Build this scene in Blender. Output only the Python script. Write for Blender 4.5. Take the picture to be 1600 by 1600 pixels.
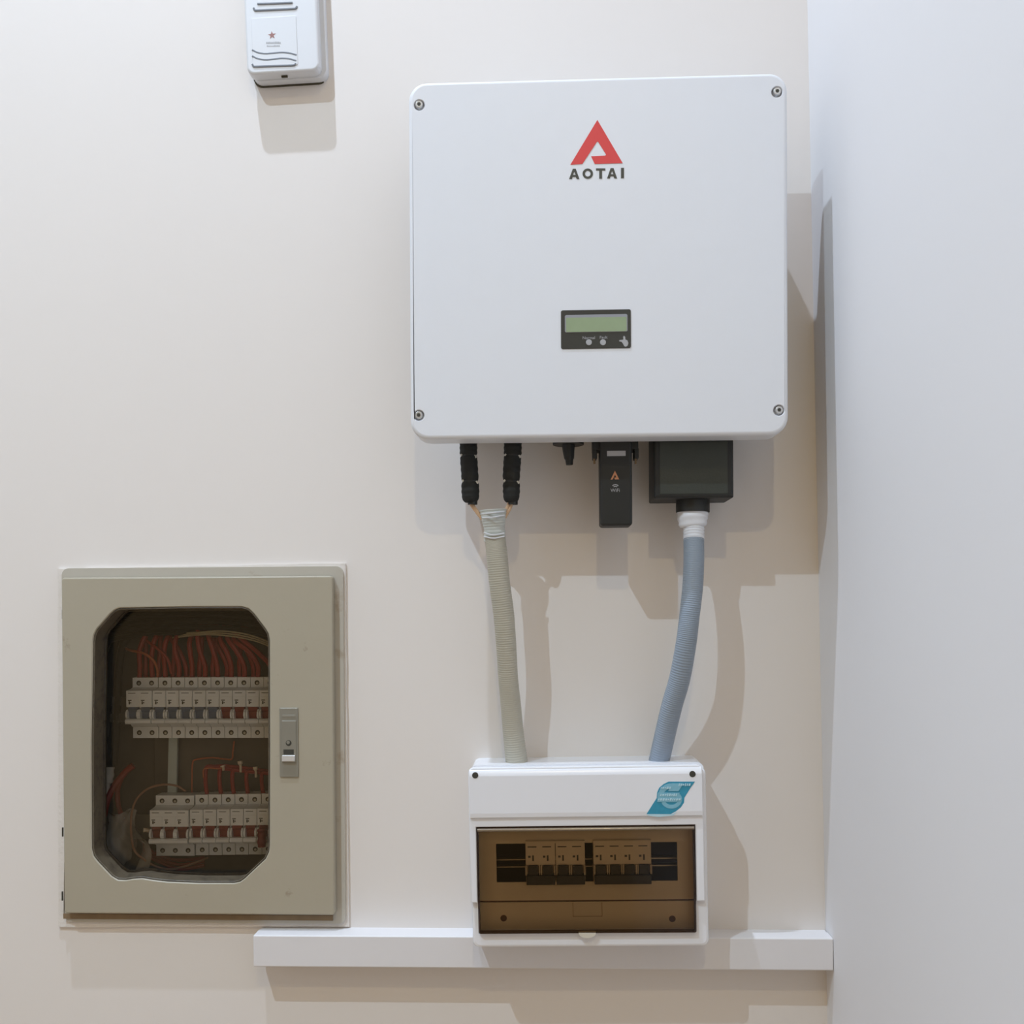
import bpy, bmesh, math, random
from mathutils import Vector, Matrix, Euler
random.seed(7)
for o in list(bpy.data.objects): bpy.data.objects.remove(o)
SC = bpy.context.scene
COL = SC.collection
PI = math.pi

# ------------------------------------------------------------------ camera
FPX = 1500.0                       # focal length in pixels of the 1600 px frame
PY0 = 960.0                        # row of the optical axis (the picture is an off-centre crop)
CAM = Vector((0.0, -1.25, 1.4))    # back wall is the plane y = 0
YAW, PITCH, ROLL = math.radians(2.29), math.radians(-0.38), -0.0078
RC = Matrix.Rotation(YAW, 3, 'Z') @ Matrix.Rotation(PI/2 + PITCH, 3, 'X') @ Matrix.Rotation(ROLL, 3, 'Z')
cd = bpy.data.cameras.new('camera'); cam = bpy.data.objects.new('camera', cd); COL.objects.link(cam)
cam.location = CAM; cam.rotation_euler = RC.to_euler(); cd.sensor_width = 36; cd.lens = 36*FPX/1600
cd.shift_y = (PY0-800)/1600; cd.clip_start = 0.01; SC.camera = cam

def W(px, py, z=0.0):
    """point of the place seen at pixel px, py that stands z metres in front of the back wall"""
    d = RC @ Vector(((px-800)/FPX, -(py-PY0)/FPX, -1.0))
    t = (-z - CAM.y) / d.y
    return CAM + d*t

# ------------------------------------------------------------------ light
SC.view_settings.view_transform = 'Standard'; SC.view_settings.look = 'None'
SC.view_settings.gamma = 1; SC.view_settings.use_curve_mapping = False
SC.view_settings.exposure = 0.0
wd = bpy.data.worlds.new('room_ambience'); SC.world = wd; wd.use_nodes = True
wd.node_tree.nodes['Background'].inputs[0].default_value = (1.0, 0.70, 0.36, 1)
wd.node_tree.nodes['Background'].inputs[1].default_value = 0.42

def spot(name, px, py, dist, power, color, size, blend=1.0, radius=0.02, aim=None):
    l = bpy.data.lights.new(name, 'SPOT'); l.energy = power; l.color = color
    l.spot_size = math.radians(size); l.spot_blend = blend; l.shadow_soft_size = radius
    o = bpy.data.objects.new(name, l); COL.objects.link(o)
    p = W(px, py, 0); o.location = (p.x, -dist, p.z)
    d = (aim or Vector((0, 0.0, -1)))
    o.rotation_euler = d.to_track_quat('-Z', 'Y').to_euler()
    return o
# three recessed ceiling downlights
P1, P2_, P3, PW = 130, 262, 54, 0.28
spot('downlight_near_wall', 140, -1800, 0.52, P1, (0.69, 0.81, 1.0), 150, 1.0, 0.014)
spot('downlight_middle', -560, -1800, 1.68, P2_, (0.65, 0.83, 1.0), 160, 1.0, 0.016)
spot('downlight_by_right_wall', 940, -1800, 2.40, P3, (1.0, 0.80, 0.44), 160, 1.0, 0.016)
wd.node_tree.nodes['Background'].inputs[1].default_value = PW

# ------------------------------------------------------------------ materials
def lin(c):
    c = c/255.0
    return c/12.92 if c <= 0.04045 else ((c+0.055)/1.055)**2.4
def mat(name, rgb, rough=0.5, metal=0.0, vary=0.04, scale=60.0, bump=0.0, bscale=None, spec=None, dirt=None, coat=0.0):
    m = bpy.data.materials.new(name); m.use_nodes = True; nt = m.node_tree; N = nt.nodes; L = nt.links
    b = N['Principled BSDF']; b.inputs['Roughness'].default_value = rough; b.inputs['Metallic'].default_value = metal
    if spec is not None: b.inputs['Specular IOR Level'].default_value = spec
    if coat: b.inputs['Coat Weight'].default_value = coat; b.inputs['Coat Roughness'].default_value = 0.08
    tc = N.new('ShaderNodeTexCoord'); nz = N.new('ShaderNodeTexNoise'); nz.inputs['Scale'].default_value = scale
    nz.inputs['Detail'].default_value = 4
    L.new(tc.outputs['Object'], nz.inputs['Vector'])
    c = [lin(v) for v in rgb]
    mx = N.new('ShaderNodeMix'); mx.data_type = 'RGBA'
    mx.inputs['A'].default_value = [v*(1-vary) for v in c]+[1]; mx.inputs['B'].default_value = [min(1, v*(1+vary)) for v in c]+[1]
    L.new(nz.outputs['Fac'], mx.inputs['Factor'])
    out = mx.outputs['Result']
    if dirt:
        drgb, dsc, lo, hi, amt = dirt
        n2 = N.new('ShaderNodeTexNoise'); n2.inputs['Scale'].default_value = dsc; n2.inputs['Detail'].default_value = 8
        n2.inputs['Roughness'].default_value = 0.65
        L.new(tc.outputs['Object'], n2.inputs['Vector'])
        mr = N.new('ShaderNodeMapRange'); mr.inputs[1].default_value = lo; mr.inputs[2].default_value = hi; mr.inputs[4].default_value = amt
        L.new(n2.outputs['Fac'], mr.inputs[0])
        m2 = N.new('ShaderNodeMix'); m2.data_type = 'RGBA'; L.new(mr.outputs[0], m2.inputs['Factor'])
        L.new(out, m2.inputs['A']); m2.inputs['B'].default_value = [lin(v) for v in drgb]+[1]
        out = m2.outputs['Result']
    L.new(out, b.inputs['Base Color'])
    if bump:
        nb = N.new('ShaderNodeTexNoise'); nb.inputs['Scale'].default_value = bscale or scale*3; nb.inputs['Detail'].default_value = 5
        L.new(tc.outputs['Object'], nb.inputs['Vector'])
        bp = N.new('ShaderNodeBump'); bp.inputs['Strength'].default_value = bump; bp.inputs['Distance'].default_value = 0.001
        L.new(nb.outputs['Fac'], bp.inputs['Height']); L.new(bp.outputs['Normal'], b.inputs['Normal'])
    return m
def clear_mat(name, tint, gloss_rough=0.03, haze=0.0, haze_rgb=(200, 200, 190), ior=1.45, hscale=25):
    m = bpy.data.materials.new(name); m.use_nodes = True; nt = m.node_tree; N = nt.nodes; L = nt.links
    N.remove(N['Principled BSDF']); out = N['Material Output']
    tr = N.new('ShaderNodeBsdfTransparent'); tr.inputs[0].default_value = list(tint)+[1]
    gl = N.new('ShaderNodeBsdfGlossy'); gl.inputs['Roughness'].default_value = gloss_rough
    fr = N.new('ShaderNodeFresnel'); fr.inputs[0].default_value = ior
    mx = N.new('ShaderNodeMixShader'); L.new(fr.outputs[0], mx.inputs[0])
    src = tr.outputs[0]
    if haze:
        df = N.new('ShaderNodeBsdfDiffuse'); df.inputs[0].default_value = [lin(v) for v in haze_rgb]+[1]
        nz = N.new('ShaderNodeTexNoise'); nz.inputs['Scale'].default_value = hscale; nz.inputs['Detail'].default_value = 6
        tc = N.new('ShaderNodeTexCoord'); L.new(tc.outputs['Object'], nz.inputs['Vector'])
        ml = N.new('ShaderNodeMath'); ml.operation = 'MULTIPLY'; ml.inputs[1].default_value = haze*2; L.new(nz.outputs['Fac'], ml.inputs[0])
        m0 = N.new('ShaderNodeMixShader'); L.new(ml.outputs[0], m0.inputs[0]); L.new(tr.outputs[0], m0.inputs[1]); L.new(df.outputs[0], m0.inputs[2])
        src = m0.outputs[0]
    L.new(src, mx.inputs[1]); L.new(gl.outputs[0], mx.inputs[2]); L.new(mx.outputs[0], out.inputs[0])
    return m

M = {}
M['wall'] = mat('cream_wall_paint', (231, 225, 220), 0.6, vary=0.012, scale=3, bump=0.10, bscale=90, spec=0.25)
M['wall_side'] = mat('side_wall_paint', (229, 227, 227), 0.6, vary=0.01, scale=3, bump=0.06, bscale=60, spec=0.25)
M['ceiling'] = mat('ceiling_paint', (235, 234, 230), 0.8, vary=0.01, scale=3)
M['floor'] = mat('floor_tile', (176, 150, 118), 0.4, vary=0.06, scale=4)
M['plaster'] = mat('rough_plaster', (226, 220, 214), 0.8, vary=0.05, scale=80, bump=0.6, bscale=220)
M['inv'] = mat('powder_coat_white', (227, 229, 234), 0.38, vary=0.01, scale=40, bump=0.05, bscale=900, spec=0.4)
M['inv_body'] = mat('grey_aluminium', (172, 174, 176), 0.45, metal=0.3, vary=0.03)
M['screw'] = mat('steel_screw', (205, 205, 205), 0.35, metal=0.6, vary=0.03)
M['dark_hole'] = mat('dark_recess', (62, 60, 52), 0.8)
M['red'] = mat('red_print', (214, 66, 66), 0.5, vary=0.02)
M['ink'] = mat('charcoal_print', (66, 66, 58), 0.5, vary=0.02)
M['panel'] = mat('dark_bezel', (58, 58, 54), 0.35, vary=0.05)
M['lcd'] = mat('green_lcd', (150, 166, 134), 0.25, vary=0.05, scale=90)
M['lcd_frame'] = mat('lcd_frame_grey', (150, 152, 158), 0.3)
M['greyprint'] = mat('light_grey_print', (170, 170, 172), 0.5)
M['black'] = mat('black_plastic', (31, 32, 30), 0.5, vary=0.08, scale=120, bump=0.05)
M['black_box'] = mat('textured_black_plastic', (56, 60, 54), 0.55, vary=0.10, scale=50, bump=0.15, bscale=500)
M['tape'] = mat('black_tape', (27, 28, 26), 0.75, vary=0.15, scale=90, bump=0.4, bscale=300)
M['white_tie'] = mat('white_tie', (215, 213, 205), 0.5)
M['tan_wire'] = mat('tan_wire_insulation', (206, 172, 138), 0.5, vary=0.05)
M['conduit_grey'] = mat('grey_corrugated_plastic', (184, 180, 166), 0.5, vary=0.05, scale=30)
M['conduit_blue'] = mat('blue_grey_corrugated_plastic', (142, 154, 168), 0.42, vary=0.06, scale=30)
M['clear_tape'] = mat('grey_white_tape', (196, 200, 196), 0.3, vary=0.06, scale=60, bump=0.3, bscale=200)
M['white_tape'] = mat('white_tape', (224, 226, 232), 0.4, vary=0.04, scale=60, bump=0.2, bscale=200)
M['box_white'] = mat('white_abs', (236, 237, 242), 0.25, vary=0.01, scale=20, spec=0.5)
M['box_cream'] = mat('cream_abs', (212, 205, 190), 0.4, vary=0.02, scale=20)
M['smoke'] = clear_mat('smoked_acrylic', (0.86, 0.72, 0.55), 0.06)
M['smoke_edge'] = mat('smoked_acrylic_edge', (74, 40, 28), 0.3)
M['ridge_highlight'] = mat('pale_highlight_acrylic', (128, 114, 98), 0.2, spec=1.0)  # paler than the flap, so the top edge's highlight sits in the colour
M['deep_brown'] = mat('dark_brown_plate', (52, 34, 28), 0.8)
M['cyan'] = mat('cyan_sticker', (52, 146, 176), 0.35, vary=0.12, scale=260)
M['cyan_mid'] = mat('mid_cyan_print', (128, 184, 204), 0.35, vary=0.10, scale=300)
M['cyan_pale'] = mat('pale_cyan_print', (186, 218, 230), 0.35, vary=0.06, scale=300)
M['rail'] = mat('zinc_rail', (170, 168, 160), 0.3, metal=0.8)
M['brk'] = mat('breaker_white', (238, 240, 238), 0.35, vary=0.03, scale=70)
M['brk2'] = mat('box_breaker_white', (222, 214, 198), 0.4, vary=0.05, scale=70)
M['tog_blue'] = mat('slate_blue_toggle', (92, 104, 124), 0.4)
M['tog_navy'] = mat('navy_toggle', (20, 30, 44), 0.35)
M['tog_red'] = mat('dark_red_toggle', (122, 30, 22), 0.4)
M['tog_brown'] = mat('brown_red_toggle', (112, 48, 36), 0.4)
M['cab'] = mat('beige_grey_enamel', (172, 164, 146), 0.42, vary=0.03, scale=12, bump=0.08, bscale=300, dirt=((118, 98, 76), 38, 0.66, 0.76, 0.5))
M['cab_frame'] = mat('cabinet_flange_enamel', (186, 180, 168), 0.5, vary=0.04, scale=30, dirt=((150, 128, 104), 30, 0.6, 0.75, 0.6))
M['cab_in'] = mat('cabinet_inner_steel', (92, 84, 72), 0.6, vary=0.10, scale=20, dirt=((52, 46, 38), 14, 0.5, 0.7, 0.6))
M['lip'] = mat('grimy_grey_lip', (92, 82, 66), 0.5, vary=0.12, scale=60, dirt=((60, 52, 42), 90, 0.5, 0.66, 0.8))
M['shade_clip_brown'] = mat('brown_gap_shade_and_clip', (138, 116, 88), 0.8, vary=0.2, scale=80)  # brown for the painted door-gap shade and for the clip tips
M['glass'] = clear_mat('dusty_window_pane', (0.985, 0.98, 0.97), 0.05, haze=0.006, hscale=18)
M['bag'] = clear_mat('cloudy_plastic_bag', (0.75, 0.74, 0.70), 0.2, haze=0.42, haze_rgb=(205, 200, 190), hscale=14)
M['lock'] = mat('grey_lock_metal', (150, 148, 138), 0.4, metal=0.4, vary=0.05)
M['chrome'] = mat('bright_button', (225, 225, 225), 0.25, metal=0.4)
M['wire_red'] = mat('red_wire', (150, 42, 30), 0.5, vary=0.12, scale=60)
M['wire_orange'] = mat('orange_wire', (182, 96, 56), 0.5, vary=0.1)
M['wire_brown'] = mat('brown_wire', (150, 112, 88), 0.5, vary=0.1)
M['wire_black'] = mat('black_cable_shade_fill', (20, 20, 22), 0.75, vary=0.1)
M['wire_beige'] = mat('beige_wire', (176, 160, 128), 0.5, vary=0.1)
M['ferrule'] = mat('pale_ferrule', (214, 196, 170), 0.4)
M['strip'] = mat('pale_plastic_strip', (190, 200, 194), 0.5, vary=0.03)
M['duct'] = mat('white_pvc_duct', (228, 226, 228), 0.4, vary=0.015, scale=15)
M['bell'] = mat('white_bell_plastic', (220, 221, 224), 0.38, vary=0.01, scale=30)
M['slot'] = mat('grey_slot', (120, 124, 130), 0.6)
M['star'] = mat('brown_red_star_print', (156, 112, 106), 0.6)
M['dark_olive'] = mat('dark_olive_fill', (70, 64, 46), 0.8, vary=0.2, scale=80)

# ------------------------------------------------------------------ helpers
def link(name, bm, m, parent=None, off=None, smooth=False, angle=35):
    if off is not None: bmesh.ops.translate(bm, verts=bm.verts, vec=-off)
    bmesh.ops.recalc_face_normals(bm, faces=bm.faces)
    me = bpy.data.meshes.new(name); bm.to_mesh(me); bm.free()
    me.materials.append(M[m] if isinstance(m, str) else m)
    if smooth:
        me.set_sharp_from_angle(angle=math.radians(angle))
        fl = [abs(p.normal.y) < 0.9999 for p in me.polygons]      # flat front and rear faces stay flat
        me.polygons.foreach_set('use_smooth', fl)
    o = bpy.data.objects.new(name, me); COL.objects.link(o)
    if parent is not None: o.parent = parent
    elif off is not None: o.location = off
    return o
def tag(o, label, cat, group=None):
    o['label'] = label; o['category'] = cat
    if group: o['group'] = group
    return o
class Thing:
    """an Empty on (or in) the wall; local x runs right, local z up, local -y out of the wall"""
    def __init__(s, name, label, cat, px, py, z=0.0, th=0.0, group=None):
        s.o = bpy.data.objects.new(name, None); COL.objects.link(s.o); s.o.empty_display_size = 0.02
        s.O = W(px, py, z); s.R = Matrix.Rotation(th, 3, 'Y'); s.Ri = s.R.inverted()
        s.o.location = s.O; s.o.rotation_euler = (0, th, 0)
        if label: tag(s.o, label, cat, group)
    def p(s, px, py, z=0.0):
        return s.Ri @ (W(px, py, z) - s.O)
    def d(s, z):                      # local y of a plane z metres in front of the wall
        return -z - s.O.y
    def rect(s, TL, TR, BR, BL, z):
        a, b, c, e = [s.p(q[0], q[1], z) for q in (TL, TR, BR, BL)]
        return ((a.x+e.x)/2, (e.z+c.z)/2, (b.x+c.x)/2, (a.z+b.z)/2)
    def box(s, x0, y0, x1, y1, z):
        return s.rect((x0, y0), (x1, y0), (x1, y1), (x0, y1), z)
def tilt(z, *pairs):
    t = 0
    for A, B in pairs:
        a, b = W(A[0], A[1], z), W(B[0], B[1], z); d = b-a
        t += -math.atan2(d.z, d.x) if abs(d.x) > abs(d.z) else math.atan2(d.x, d.z)
    return t/len(pairs)
def rr(r4, rad, n=6):
    """rounded rectangle outline; rad one number or four (bl, br, tr, tl)"""
    u0, v0, u1, v1 = r4
    if not isinstance(rad, (tuple, list)): rad = (rad,)*4
    out = []
    for k, (cx, cy, a0) in enumerate(((u0, v0, PI), (u1, v0, 1.5*PI), (u1, v1, 0), (u0, v1, .5*PI))):
        r = rad[k]; sx = 1 if k in (0, 3) else -1; sy = 1 if k in (0, 1) else -1
        if r <= 1e-6: out.append((cx, cy)); continue
        for i in range(n+1):
            a = a0 + .5*PI*i/n
            out.append((cx+sx*r+r*math.cos(a), cy+sy*r+r*math.sin(a)))
    return out
def ringv(bm, pts, y): return [bm.verts.new((p[0], y, p[1])) for p in pts]
def bridge(bm, a, b):
    n = len(a)
    for i in range(n): bm.faces.new((a[i], a[(i+1) % n], b[(i+1) % n], b[i]))
def slab(bm, r4, rad, ya, yb, bev=0.0, n=6, bs=3, back=True):
    """rounded slab from depth ya (rear) to yb (front, more negative) with a rounded front edge"""
    if not isinstance(rad, (tuple, list)): rad = (rad,)*4
    steps = [(0.0, ya)]
    s = -1 if yb < ya else 1
    if bev > 0:
        for i in range(bs+1):
            a = .5*PI*i/bs; steps.append((bev*(1-math.cos(a)), yb - s*bev*(1-math.sin(a))))
    else: steps.append((0.0, yb))
    prev = None; rings = []
    for ins, y in steps:
        u0, v0, u1, v1 = r4
        rg = ringv(bm, rr((u0+ins, v0+ins, u1-ins, v1-ins), tuple(max(r-ins, 0.00002) if r > 0 else 0 for r in rad), n), y)
        if prev: bridge(bm, prev, rg)
        rings.append(rg); prev = rg
    if back: bm.faces.new(rings[0])
    bm.faces.new(rings[-1])
    return rings
def cap_holes(bm, outer, holes):
    """fill the flat region between a vertex ring and hole rings"""
    ed = []
    for rg in [outer]+holes:
        for i in range(len(rg)):
            a, b = rg[i], rg[(i+1) % len(rg)]
            e = bm.edges.get((a, b)) or bm.edges.new((a, b)); ed.append(e)
    bmesh.ops.triangle_fill(bm, use_beauty=True, use_dissolve=False, edges=ed)
def plate(bm, outer, holes, ya, yb):
    fo, bo = ringv(bm, outer, yb), ringv(bm, outer, ya); bridge(bm, bo, fo)
    fh, bh = [ringv(bm, h, yb) for h in holes], [ringv(bm, h, ya) for h in holes]
    for a, b in zip(fh, bh): bridge(bm, a, b)
    cap_holes(bm, fo, fh); cap_holes(bm, bo, bh)
def circ(cx, cy, r, n=20, ry=None):
    return [(cx+r*math.cos(2*PI*i/n), cy+(ry or r)*math.sin(2*PI*i/n)) for i in range(n)]
def prism(bm, pts, ya, yb):
    a, b = ringv(bm, pts, ya), ringv(bm, pts, yb); bridge(bm, a, b); bm.faces.new(a); bm.faces.new(b)
def bx(bm, x0, x1, y0, y1, z0, z1):
    v = [bm.verts.new((x, y, z)) for x in (x0, x1) for y in (y0, y1) for z in (z0, z1)]
    for f in ((0,1,3,2),(4,6,7,5),(0,4,5,1),(2,3,7,6),(0,2,6,4),(1,5,7,3)): bm.faces.new([v[i] for i in f])
def catmull(P, n):
    P = [Vector(p) for p in P]; Q = [2*P[0]-P[1]]+P+[2*P[-1]-P[-2]]; out = []
    segs = len(P)-1
    for i in range(n+1):
        t = segs*i/n; k = min(int(t), segs-1); u = t-k
        a, b, c, d = Q[k], Q[k+1], Q[k+2], Q[k+3]
        out.append(0.5*((2*b)+(c-a)*u+(2*a-5*b+4*c-d)*u*u+(3*b-a-3*c+d)*u**3))
    return out
def tube(bm, P, rad, n=24, seg=8, cap=True, flat=None):
    """sweep; rad is a number or f(t)"""
    pts = catmull(P, n); rings = []; up = Vector((0, 1, 0))
    for i, p in enumerate(pts):
        tg = (pts[min(i+1, n)]-pts[max(i-1, 0)]).normalized()
        sd = tg.cross(up)
        if sd.length < 1e-4: sd = tg.cross(Vector((1, 0, 0)))
        sd.normalize(); nn = sd.cross(tg).normalized(); r = rad(i/n) if callable(rad) else rad
        rings.append([bm.verts.new(p+sd*math.cos(2*PI*k/seg)*r+nn*math.sin(2*PI*k/seg)*r*(flat or 1)) for k in range(seg)])
    for a, b in zip(rings, rings[1:]): bridge(bm, a, b)
    if cap: bm.faces.new(rings[0]); bm.faces.new(rings[-1])
def disc(bm, cx, cz, r, ya, yb, n=18): prism(bm, circ(cx, cz, r, n), ya, yb)
def part(t, name, m, fn, smooth=False, parent=None, label=None, angle=35):
    bm = bmesh.new(); fn(bm); o = link(name, bm, m, parent or t.o, smooth=smooth, angle=angle)
    if label: o['label'] = label
    return o
def text(t, name, s, m, px, py, z, hpx, parent, wpx=None):
    cu = bpy.data.curves.new(name, 'FONT'); cu.body = s; cu.align_x = 'CENTER'; cu.align_y = 'CENTER'
    cu.size = 1.38*(t.p(px, py-hpx/2, z)-t.p(px, py+hpx/2, z)).length; cu.extrude = 0.00005; cu.offset = 0.0
    tmp = bpy.data.objects.new('tmp', cu); COL.objects.link(tmp); bpy.context.view_layer.update()
    me = bpy.data.meshes.new_from_object(tmp.evaluated_get(bpy.context.evaluated_depsgraph_get())); bpy.data.objects.remove(tmp)
    me.materials.clear(); me.materials.append(M[m]); o = bpy.data.objects.new(name, me); COL.objects.link(o); o.parent = parent
    o.location = t.p(px, py, z); o.rotation_euler = (PI/2, 0, 0)
    return o

# ------------------------------------------------------------------ the room
XC0, XC1 = W(1268, 338, 0), W(1290.5, 1480, 0)
xr = lambda z: XC0.x+(XC1.x-XC0.x)*(z-XC0.z)/(XC1.z-XC0.z)   # the right wall leans a little
XR = xr(1.0); XL = -2.4; ZC = 3.76; YF = -3.2
def quad_struct(name, pts, m):
    bm = bmesh.new(); bm.faces.new([bm.verts.new(p) for p in pts])
    me = bpy.data.meshes.new(name); bm.to_mesh(me); bm.free(); me.materials.append(M[m])
    o = bpy.data.objects.new(name, me); COL.objects.link(o); o['kind'] = 'structure'; return o
def box_struct(name, x0, x1, y0, y1, z0, z1, m):
    bm = bmesh.new(); bx(bm, x0, x1, y0, y1, z0, z1); o = link(name, bm, m); o['kind'] = 'structure'; return o
TH_CAB = tilt(0.0, ((100, 890), (537, 882)), ((94, 1443), (541, 1447)), ((94, 1443), (92, 890)), ((541, 1447), (539, 882)))
cab = Thing('electrical_cabinet', 'beige-grey metal electrical cabinet with an eight-sided window, set in the wall at lower left', 'cabinet', 316, 1165, 0, TH_CAB)
# back wall with the opening the cabinet sits in
hole_w = [W(*q) for q in ((99, 894), (534, 887), (537, 1439), (99, 1437))]
bm = bmesh.new()
plate(bm, [(XL-.15, -0.1), (XR+.3, -0.1), (XR+.3, ZC+.1), (XL-.15, ZC+.1)], [[(p.x, p.z) for p in reversed(hole_w)]], 0.16, 0.0)
wb = link('wall_back', bm, 'wall'); wb['kind'] = 'structure'
bm = bmesh.new()
bx(bm, XR, XR+.25, YF, 0.0, 0, ZC)
for v in bm.verts:
    if v.co.x < XR+.1: v.co.x = xr(v.co.z)
wr = link('wall_right', bm, 'wall_side'); wr['kind'] = 'structure'
box_struct('wall_left', XL-.15, XL, YF, 0, 0, ZC, 'wall_side')
box_struct('floor', XL-.15, XR+.15, YF, 0, -0.1, 0, 'floor')
box_struct('ceiling', XL-.15, XR+.15, YF, 0, ZC, ZC+.1, 'ceiling')

# ------------------------------------------------------------------ cabinet
ZB = -0.105
def mk(t):
    # plaster lip smeared around the flange
    def pl(bm):
        rnd = random.Random(3)
        o = []; i = []
        A = [(91, 889), (540, 880), (545, 1447), (92, 1448)]; B = [(107, 897), (533, 890), (536, 1436), (100, 1434)]
        for k in range(4):
            for j in range(14):
                f = j/14; n_ = (k+1) % 4
                o.append((A[k][0]*(1-f)+A[n_][0]*f+rnd.uniform(-.6, .6), A[k][1]*(1-f)+A[n_][1]*f+rnd.uniform(-.6, .6)))
                i.append((B[k][0]*(1-f)+B[n_][0]*f, B[k][1]*(1-f)+B[n_][1]*f))
        P = lambda L: [(q.x, q.z) for q in (t.p(a, b, 0.002) for a, b in L)]
        plate(bm, P(o), [P(i)], t.d(-0.002), t.d(0.0035))
    part(t, 'plaster_edge', 'plaster', pl, label='rough white plaster smeared around the rim')
    R0 = t.rect((104, 891), (537, 882), (540, 1441), (96, 1441), 0.005)
    RI = t.rect((122, 915), (505, 908), (507, 1412), (122, 1408), 0.005)
    def fl(bm):
        plate(bm, rr(R0, .009, 5), [rr(RI, .004, 3)], t.d(0.0), t.d(0.007))
    part(t, 'flange', 'cab_frame', fl)
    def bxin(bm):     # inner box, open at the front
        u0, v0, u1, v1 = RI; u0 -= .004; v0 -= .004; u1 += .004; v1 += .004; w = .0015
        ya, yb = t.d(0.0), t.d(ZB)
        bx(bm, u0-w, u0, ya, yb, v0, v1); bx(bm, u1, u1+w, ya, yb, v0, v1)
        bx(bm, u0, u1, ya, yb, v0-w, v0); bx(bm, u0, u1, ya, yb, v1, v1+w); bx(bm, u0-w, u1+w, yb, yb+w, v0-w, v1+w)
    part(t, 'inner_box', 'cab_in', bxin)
    bp = t.box(235, 1120, 440, 1420, ZB+.012)
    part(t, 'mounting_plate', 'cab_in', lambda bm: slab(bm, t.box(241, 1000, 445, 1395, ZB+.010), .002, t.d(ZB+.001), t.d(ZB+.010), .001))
    # door
    D = t.rect((98.5, 905), (519, 897), (523, 1430), (97, 1428), 0.020)
    H = [(186, 950), (300, 948), (378, 948), (388, 951), (396, 958), (415, 983), (419, 990), (421, 1000), (421.5, 1160), (421, 1320), (420, 1331), (415, 1342),
         (382, 1373), (375, 1378), (366, 1380), (310, 1380), (262, 1378), (240, 1375.5), (222, 1372.5), (208, 1373.5), (196, 1375.5), (184, 1375), (174, 1369), (153, 1347),
         (146, 1338), (143, 1326), (142.5, 1160), (145, 1002), (146.5, 992), (151, 983), (172, 959), (179, 953)]
    hp = lambda z, H=H: [(q.x, q.z) for q in (t.p(a, b, z) for a, b in reversed(H))]
    Hf = hp(0.020)
    def inset(L, d):
        n = len(L); out = []
        for i in range(n):
            a, b, c = Vector(L[i-1]), Vector(L[i]), Vector(L[(i+1) % n]); tg = (c-a).normalized(); nn = Vector((-tg.y, tg.x)); out.append(tuple(b+nn*d))
        return out
    def door(bm):
        # front skin, folded edges and a rounded rim round the hole
        rings = []
        for ins, z in ((0, .0085), (0, .0180), (.0006, .0194), (.002, .020)):
            u0, v0, u1, v1 = D; rg = ringv(bm, rr((u0+ins, v0+ins, u1-ins, v1-ins), .004-ins*.9, 4), t.d(z))
            if rings: bridge(bm, rings[-1], rg)
            rings.append(rg)
        h0 = ringv(bm, inset(Hf, -.0012), t.d(.020)); h1 = ringv(bm, Hf, t.d(.0188)); h2 = ringv(bm, Hf, t.d(.0085))
        bridge(bm, h0, h1); bridge(bm, h1, h2)
        cap_holes(bm, rings[-1], [h0]); cap_holes(bm, rings[0], [h2])
    dr = part(t, 'door', 'cab', door, smooth=True, angle=30)
    def lip(bm):
        a = inset(Hf, .0006); a0 = ringv(bm, a, t.d(.0184)); a1 = ringv(bm, inset(Hf, .0014), t.d(.0188)); a2 = ringv(bm, inset(Hf, .0024), t.d(.018)); a3 = ringv(bm, inset(Hf, .0024), t.d(-.010))
        a4 = ringv(bm, inset(Hf, .005), t.d(-.010)); a5 = ringv(bm, inset(Hf, .005), t.d(-.012)); a6 = ringv(bm, Hf, t.d(-.012)); a7 = ringv(bm, inset(Hf, .0006), t.d(.0184))
        for x, y in ((a0, a1), (a1, a2), (a2, a3), (a3, a4), (a4, a5), (a5, a6), (a6, a7)): bridge(bm, x, y)
        bmesh.ops.remove_doubles(bm, verts=bm.verts, dist=1e-6)
    part(t, 'window_lip', 'lip', lip, smooth=True, parent=dr, label='grimy dark lip around the door window')
    def pane(bm):
        L = inset(Hf, .003); prism(bm, L, t.d(-.0098), t.d(-.0078))
    part(t, 'pane', 'glass', pane, parent=dr, label='dusty clear pane')
    # brown strip painting the shade in the door's lower gap
    part(t, 'gap_shade_strip', 'shade_clip_brown', lambda bm: slab(bm, t.box(99, 1429, 520, 1437, .0085), 0, t.d(.0065), t.d(.0088)), label='brown shade painted as a line under the door')
    for hx, hy in ((98, 960), (98, 1300), (97.5, 1400)):
        part(t, 'hinge', 'dark_hole', lambda bm: tube(bm, [t.p(hx, hy-7, .014), t.p(hx, hy+7, .014)], .0011, 2, 8))
    # lock
    lk = t.rect((437, 1106), (466, 1106), (466, 1214), (437, 1214), .021)
    lo = part(t, 'lock_plate', 'lock', lambda bm: slab(bm, lk, .0015, t.d(.0198), t.d(.0218), .0006), smooth=True)
    def lk2(bm):
        slab(bm, t.box(440.5, 1126, 463, 1191, .0218), .001, t.d(.0217), t.d(.0228), .0005)
        slab(bm, t.box(441, 1117, 461.5, 1121, .0218), .0003, t.d(.0217), t.d(.0223), .0002)
    part(t, 'latch_body', 'lock', lk2, parent=lo)
    part(t, 'keyhole', 'dark_hole', lambda bm: disc(bm, t.p(451, 1161, .0228).x, t.p(451, 1161, .0228).z, .0038, t.d(.0226), t.d(.0230)), parent=lo)
    part(t, 'keyhole_core', 'lock', lambda bm: disc(bm, t.p(450.3, 1160, .0228).x, t.p(450.3, 1160, .0228).z, .0022, t.d(.0226), t.d(.0234)), parent=lo)
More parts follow.
